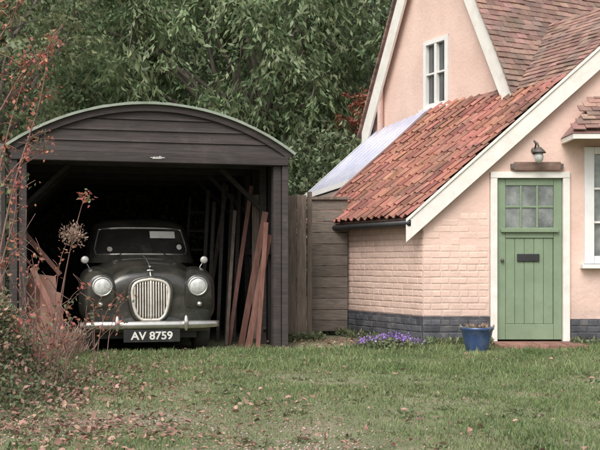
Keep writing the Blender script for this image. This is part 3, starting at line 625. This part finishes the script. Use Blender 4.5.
# ---------------------------------------------------------------- fence
fe=empty('wooden_fence')
b=MB()
P0=Vector((-.16,12.3,0)); P1=Vector((.08,12.42,0))
for i in range(2):
    p=P0.lerp(P1,(i+.5)/2); b.box(p.x-.058,p.x+.058,p.y-.012+.01*i,p.y+.012+.01*i,0,1.78+.01*i)
b.obj('gate_boards',M['greywood_v'],fe,.004)
b=MB(); z=.06
while z<1.75:
    h=random.uniform(.135,.15); b.box(.10,.62,13.02+random.uniform(0,.006),13.05,z,z+h-.006,Matrix.Rotation(random.uniform(-.006,.006),3,'Y')); z+=h
b.obj('horizontal_boards',M['greywood'],fe,.004)
b=MB(); b.box(.09,.15,12.5,12.56,0,1.84); b.box(.06,.66,12.99,13.07,1.77,1.81); b.box(-.6,-.2,12.45,12.48,0,1.8); b.obj('posts_and_cap',M['greywood_v'],fe,.005)
f2=empty('wooden_fence.001',(-3.14,10.86,0),YAW)
b=MB(); z=0
while z<2.1:
    b.box(-2.5,-.06,.0+random.uniform(0,.006),.02,z,z+.145,Matrix.Rotation(-.06,3,'X')); z+=.15
b.obj('weatherboards',M['greywood'],f2); b=MB(); b.box(-.10,-.055,-.03,.06,0,2.15); b.obj('post',M['blackwood'],f2,.004)
# ---------------------------------------------------------------- pot and flowers
pt=empty('plant_pot',(1.88,10.62,0))
MB().lathe([(.0005,0),(.10,0),(.115,.02),(.145,.14),(.165,.235),(.178,.245),(.180,.27),(.165,.272),(.155,.235),(.0005,.225)],n=36).obj('glazed_pot',M['potblue'],pt,smooth=True)
n=260; a=RNG.uniform(0,2*np.pi,n); r=RNG.uniform(0,.15,n); c=np.stack([np.cos(a)*r,np.sin(a)*r,np.full(n,.235)],1); d=np.stack([np.cos(a)*.6,np.sin(a)*.6,RNG.uniform(.1,.9,n)],1)
leaves('pot_plant_leaves',c,d,RNG.uniform(.03,.07,n),.5,M['oliveleaf'],pt)
leaves('dry_stalks',c[:70],d[:70]+np.array([[0,0,.5]]),RNG.uniform(.05,.10,70),.25,M['dry'],pt)
fp=empty('purple_flowering_plant',(.98,11.0,0))
n=2200; x=RNG.normal(0,.24,n); y=RNG.normal(0,.10,n); h=.12*np.exp(-(x/.3)**2)*RNG.random(n); c=np.stack([x,y,h],1); d=RNG.normal(size=(n,3))+[0,0,.8]
leaves('foliage',c,d,RNG.uniform(.03,.06,n),.4,M['oliveleaf'],fp)
n=460; cx=RNG.normal(0,.22,70); cy=RNG.normal(-.03,.09,70); k=RNG.integers(0,70,n); x=cx[k]+RNG.normal(0,.014,n); y=cy[k]+RNG.normal(0,.014,n); c=np.stack([x,y,.08+.06*np.exp(-(x/.3)**2)+RNG.normal(0,.02,n)],1)
leaves('petals',c,RNG.normal(size=(n,3)),RNG.uniform(.016,.028,n),.9,M['purple'],fp)
# ---------------------------------------------------------------- trees
def limb(b,p0,p1,r0,r1,wob=.15,n=7,sag=0):
    p0=Vector(p0);p1=Vector(p1); L=(p1-p0).length; pts=[];rs=[]
    ph=[random.uniform(0,6) for _ in range(3)]
    for i in range(n):
        t=i/(n-1); p=p0.lerp(p1,t); w=math.sin(math.pi*t)*wob*L
        p=p+Vector((math.sin(3*t+ph[0])*w*.5,math.sin(3*t+ph[1])*w*.5,math.sin(math.pi*t)*sag*L)); pts.append(p); rs.append(r0+(r1-r0)*t)
    b.tube(pts,rs,7); return pts
def tree(name,base,fork,cen,rad,nclump,nleaf,lsize,wr,m,clr=.45,droop=.8,nl=26,tr=.16,shell=.35,zmin=1.0,twigs=True):
    t=empty(name,base); base=Vector(base); b=MB(); fk=Vector(fork)-base
    limb(b,(0,0,-.1),fk,tr,tr*.7,.05)
    C=[];
    while len(C)<nclump:
        p=RNG.normal(size=3); p/=np.linalg.norm(p); r=RNG.uniform(shell,1)**.6; q=np.array(cen)+p*np.array(rad)*r*(1+.14*math.sin(p[0]*7+p[2]*5))
        if q[2]>zmin: C.append(q-np.array(base))
    C=np.array(C)
    ends=[Vector(C[i]) for i in RNG.choice(len(C),nl,replace=False)]
    pts=[]
    for e_ in ends:
        L=limb(b,fk+Vector((random.uniform(-.05,.05),0,random.uniform(-.3,.1))),e_,tr*.42,.012,.18,8,.12); pts+=L[2:]
    PT=np.array([tuple(p) for p in pts])
    for q in C:
        if twigs:
            k=np.argmin(((PT-q)**2).sum(1)); limb(b,PT[k],q,.014,.005,.15,4,.1)
    b.obj('trunk_and_branches',M['bark'],t,smooth=True,recalc=False)
    per=nleaf//nclump; cc=[];dd=[]
    for q in C:
        ns=max(3,per//12)
        for s in range(ns):
            a=RNG.uniform(0,2*np.pi); hd=np.array([np.cos(a),np.sin(a),0]); L=RNG.uniform(.5,1.3)*clr
            tt=np.linspace(.1,1,12); P=q+hd*L*tt[:,None]*.8+np.array([0,0,1])*(.25*L*tt-droop*L*tt**2)[:,None]+RNG.normal(0,.03,(12,3))+RNG.normal(0,clr*.22,3)
            cc.append(P); dd.append(hd*.7+RNG.normal(0,.5,(12,3))+np.array([0,0,-droop]))
    cc=np.concatenate(cc); dd=np.concatenate(dd)
    leaves('foliage',cc,dd,RNG.uniform(.6,1.2,len(cc))*lsize,wr,m,t)
    return t
tree('cherry_tree',(-.6,18.6,0),(-.7,18.4,2.4),(-1.7,17.9,4.7),(3.5,2.0,2.7),300,44000,.15,.34,M['cherryleaf'],clr=.66,droop=.95,zmin=2.2,nl=32)
tree('apple_tree',(-5.2,15.2,0),(-5.0,15.1,2.0),(-4.9,15.3,4.6),(1.8,1.3,2.6),140,13000,.11,.5,M['oliveleaf'],clr=.45,droop=.3,nl=22,tr=.12,zmin=1.2)
tree('yew_tree',(2.0,21,0),(1.9,21,2.5),(1.8,20.6,5.4),(2.3,1.4,3.2),240,24000,.13,.3,M['yewleaf'],clr=.5,droop=.25,zmin=1.5)
tree('copper_shrub',(1.35,17.6,0),(1.35,17.6,1.5),(1.35,17.6,3.1),(.7,.5,.9),40,3600,.09,.5,M['redleaf'],clr=.3,droop=.2,nl=8,tr=.05)
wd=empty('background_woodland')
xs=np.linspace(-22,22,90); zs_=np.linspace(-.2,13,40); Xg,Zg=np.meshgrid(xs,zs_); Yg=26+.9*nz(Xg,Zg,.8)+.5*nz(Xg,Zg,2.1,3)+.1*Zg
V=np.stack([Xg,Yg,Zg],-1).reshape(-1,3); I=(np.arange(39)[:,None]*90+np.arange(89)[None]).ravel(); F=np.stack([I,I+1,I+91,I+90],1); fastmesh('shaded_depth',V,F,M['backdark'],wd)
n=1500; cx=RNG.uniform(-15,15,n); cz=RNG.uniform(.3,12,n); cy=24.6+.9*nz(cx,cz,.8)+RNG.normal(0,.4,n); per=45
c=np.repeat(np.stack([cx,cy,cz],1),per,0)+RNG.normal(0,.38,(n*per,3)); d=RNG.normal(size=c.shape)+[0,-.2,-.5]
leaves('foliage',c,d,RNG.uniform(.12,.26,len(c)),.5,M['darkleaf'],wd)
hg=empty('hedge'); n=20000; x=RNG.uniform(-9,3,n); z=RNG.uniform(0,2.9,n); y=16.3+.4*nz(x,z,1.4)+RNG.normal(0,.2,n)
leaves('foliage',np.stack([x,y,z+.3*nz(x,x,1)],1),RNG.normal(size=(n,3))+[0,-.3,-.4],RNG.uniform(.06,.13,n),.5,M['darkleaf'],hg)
# ---------------------------------------------------------------- shrub at left
sb=empty('rosehip_shrub',(0,0,0)); b=MB(); LC=[];LD=[];
def stem(pts,r=.007,lf=0,top=.4):
    P=[Vector(p) for p in pts]; S=[]
    for i in range(len(P)-1):
        for k in range(6):
            t=k/6; p0=P[max(i-1,0)];p1=P[i];p2=P[i+1];p3=P[min(i+2,len(P)-1)]
            S.append(.5*((2*p1)+(p2-p0)*t+(2*p0-5*p1+4*p2-p3)*t*t+(3*p1-p0-3*p2+p3)*t**3))
    S.append(P[-1]); b.tube(S,[r*(1-.7*i/len(S)) for i in range(len(S))],6)
    k0=int(len(S)*(1-top))
    for _ in range(lf):
        p=random.choice(S[k0:]); LC.append(tuple(p+Vector([random.gauss(0,.028) for _ in range(3)]))); LD.append((random.gauss(0,1),random.gauss(0,1),random.gauss(-.3,.8)))
    return S
def side(S,n,l,lf):
    for _ in range(n):
        p=random.choice(S[len(S)//3:]); q=p+Vector((random.uniform(-.9,1)*l,random.uniform(-.4,.4)*l,random.uniform(.1,.9)*l))
        m=p.lerp(q,.5)+Vector((0,0,.02)); b.tube([p,m,q],[.004,.003,.0015],5)
        for _ in range(lf):
            t=random.uniform(.3,1.05); pp=p.lerp(q,t); LC.append(tuple(pp+Vector([random.gauss(0,.018) for _ in range(3)]))); LD.append((random.gauss(0,1),random.gauss(0,1),random.gauss(-.4,.7)))
S=stem([(-1.98,8.1,0),(-1.95,8.1,.45),(-1.86,8,.95),(-1.76,8,1.36),(-1.70,7.95,1.50)],.006,34,.10)
stem([(-2.02,8,0),(-1.93,8,.6),(-1.85,8,1.0),(-1.80,7.95,1.16)],.006,0)
S=stem([(-2.5,8,0),(-2.42,8,.9),(-2.28,8,1.6),(-2.08,8,2.25),(-1.98,7.9,2.7)],.010,50,.55); side(S,14,.26,6)
S=stem([(-2.6,8.1,0),(-2.5,8,1.1),(-2.36,8,1.9),(-2.20,8,2.45)],.009,36,.55); side(S,14,.26,6)
S=stem([(-2.38,7.6,0),(-2.30,7.6,.8),(-2.17,7.6,1.3),(-2.16,7.6,1.55)],.007,30,.5); side(S,9,.18,5)
S=stem([(-2.9,8,1.4),(-2.5,8,2.0),(-2.2,8,2.5),(-2.0,8,2.65)],.012,40,.6); side(S,16,.28,6)
S=stem([(-2.9,8,2.0),(-2.5,8,2.6),(-2.25,8,3.0)],.012,20,.6); side(S,10,.28,6)
S=stem([(-2.7,8,1.0),(-2.4,8,1.55),(-2.2,8,1.8),(-2.05,8,1.86)],.008,24,.6); side(S,8,.2,5)
for i in range(44):
    x0=random.uniform(-2.9,-1.75); y0=random.uniform(7.0,9.4); h=random.uniform(.5,1.35) if x0<-2.1 else random.uniform(.3,.7); dx=random.uniform(-.15,.25)
    S=stem([(x0,y0,0),(x0+dx*.2,y0,h*.5),(x0+dx*.7,y0,h*.85),(x0+dx*1.3,y0,h)],random.uniform(.003,.006),random.randint(6,14),.5)
    for _ in range(3):
        p=random.choice(S[4:]); q=p+Vector((random.uniform(-.15,.15),random.uniform(-.1,.1),random.uniform(.05,.2))); b.tube([p,p.lerp(q,.5)+Vector((0,0,.01)),q],[.003,.0025,.0015],5)
b.obj('stems',M['twig'],sb,smooth=True,recalc=False)
LC=np.array(LC); LD=np.array(LD); pk=RNG.random(len(LC))<.70
leaves('red_leaves',LC[pk],LD[pk],RNG.uniform(.028,.055,pk.sum()),.6,M['redleaf'],sb)
leaves('green_leaves',LC[~pk],LD[~pk],RNG.uniform(.028,.05,(~pk).sum()),.6,M['oliveleaf'],sb)
n=500; c=RNG.normal(size=(n,3)); c=c/np.linalg.norm(c,axis=1,keepdims=True)*RNG.uniform(.3,1,n)[:,None]*np.array([[.105,.09,.10]])*RNG.uniform(.8,1.25,(n,1))+np.array([[-1.80,7.95,1.17]])
leaves('seed_head',c,c-np.array([[-1.80,7.95,1.1]])+RNG.normal(0,.05,(n,3)),RNG.uniform(.012,.03,n),.5,M['dry'],sb)
bb=MB()
for i in range(80):
    p=LC[RNG.integers(0,len(LC))]; bb.ell((p[0]+random.gauss(0,.03),p[1],p[2]+random.gauss(0,.03)),(.008,.008,.010),8,6)
bb.obj('hips',M['redleaf'],sb,smooth=True)
bs=empty('low_bush')
def mound(name,n,s0,s1,wr,m,k):
    x=RNG.normal(-2.15,.25,n); y=RNG.normal(7.1,.6,n); hh=.78*np.exp(-(((x+2.35+.12*(y-7.1))/.36)**2))*(.8+.3*nz(x,y,3)); z=gz(x,y)+np.abs(hh)*RNG.uniform(.1,k,n)**.6
    leaves(name,np.stack([x,y,z],1),RNG.normal(size=(n,3))+[0,0,.1],RNG.uniform(s0,s1,n),wr,m,bs)
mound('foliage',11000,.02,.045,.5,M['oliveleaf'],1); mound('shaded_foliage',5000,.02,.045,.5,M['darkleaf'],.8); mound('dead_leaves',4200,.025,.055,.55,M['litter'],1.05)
wg=empty('weeds'); n=2200; kx=RNG.uniform(-3.0,-2.2,n); ky=RNG.uniform(9.3,10.6,n)
leaves('dry_stalks',np.stack([kx,ky,gz(kx,ky)+RNG.uniform(0,.25,n)],1),RNG.normal(0,.5,(n,3))+[0,0,1],RNG.uniform(.06,.18,n),.09,M['dry'],wg)
n=1800; kx=np.concatenate([RNG.uniform(-.15,2.2,n-500),RNG.uniform(3.1,4.5,500)]); ky=np.where(kx<1.43,13.5-1.89*(kx-.34)-.12,11.5)-np.abs(RNG.normal(0,.07,n)); ky=np.where(kx<.3,12.1,ky)
leaves('wall_foot_weeds',np.stack([kx,ky,RNG.uniform(0,.07,n)],1),RNG.normal(0,.6,(n,3))+[0,0,.8],RNG.uniform(.03,.08,n),.35,M['oliveleaf'],wg)
# ---------------------------------------------------------------- light
el=math.radians(50); az=math.radians(205)
w=D.worlds.new('World'); SC.world=w; w.use_nodes=True; nt=w.node_tree; nt.nodes.clear()
sky=nt.nodes.new('ShaderNodeTexSky'); sky.sky_type='NISHITA'; sky.sun_disc=False; sky.sun_elevation=el; sky.sun_rotation=az; sky.dust_density=4; sky.air_density=1
hs=nt.nodes.new('ShaderNodeHueSaturation'); hs.inputs['Saturation'].default_value=.25; hs.inputs['Value'].default_value=1.4
bg=nt.nodes.new('ShaderNodeBackground'); bg.inputs['Strength'].default_value=.15; ow=nt.nodes.new('ShaderNodeOutputWorld')
nt.links.new(sky.outputs[0],hs.inputs['Color']); nt.links.new(hs.outputs[0],bg.inputs['Color']); nt.links.new(bg.outputs[0],ow.inputs['Surface'])
sd=D.lights.new('sun','SUN'); sd.energy=1.8; sd.angle=math.radians(40); sd.color=(1,.955,.91); so=link(D.objects.new('sun',sd))
dirv=Vector((math.sin(az)*math.cos(el),math.cos(az)*math.cos(el),math.sin(el))); so.rotation_euler=dirv.to_track_quat('Z','Y').to_euler(); so.location=dirv*30
cd=D.cameras.new('camera'); cd.lens=60; cd.sensor_width=36; cd.shift_y=.0617; cd.clip_end=1000; cam=link(D.objects.new('camera',cd)); cam.location=(0,0,.96); cam.rotation_euler=(math.pi/2,0,0); SC.camera=cam
SC.view_settings.view_transform='Standard'; SC.view_settings.look='None'; SC.view_settings.exposure=0
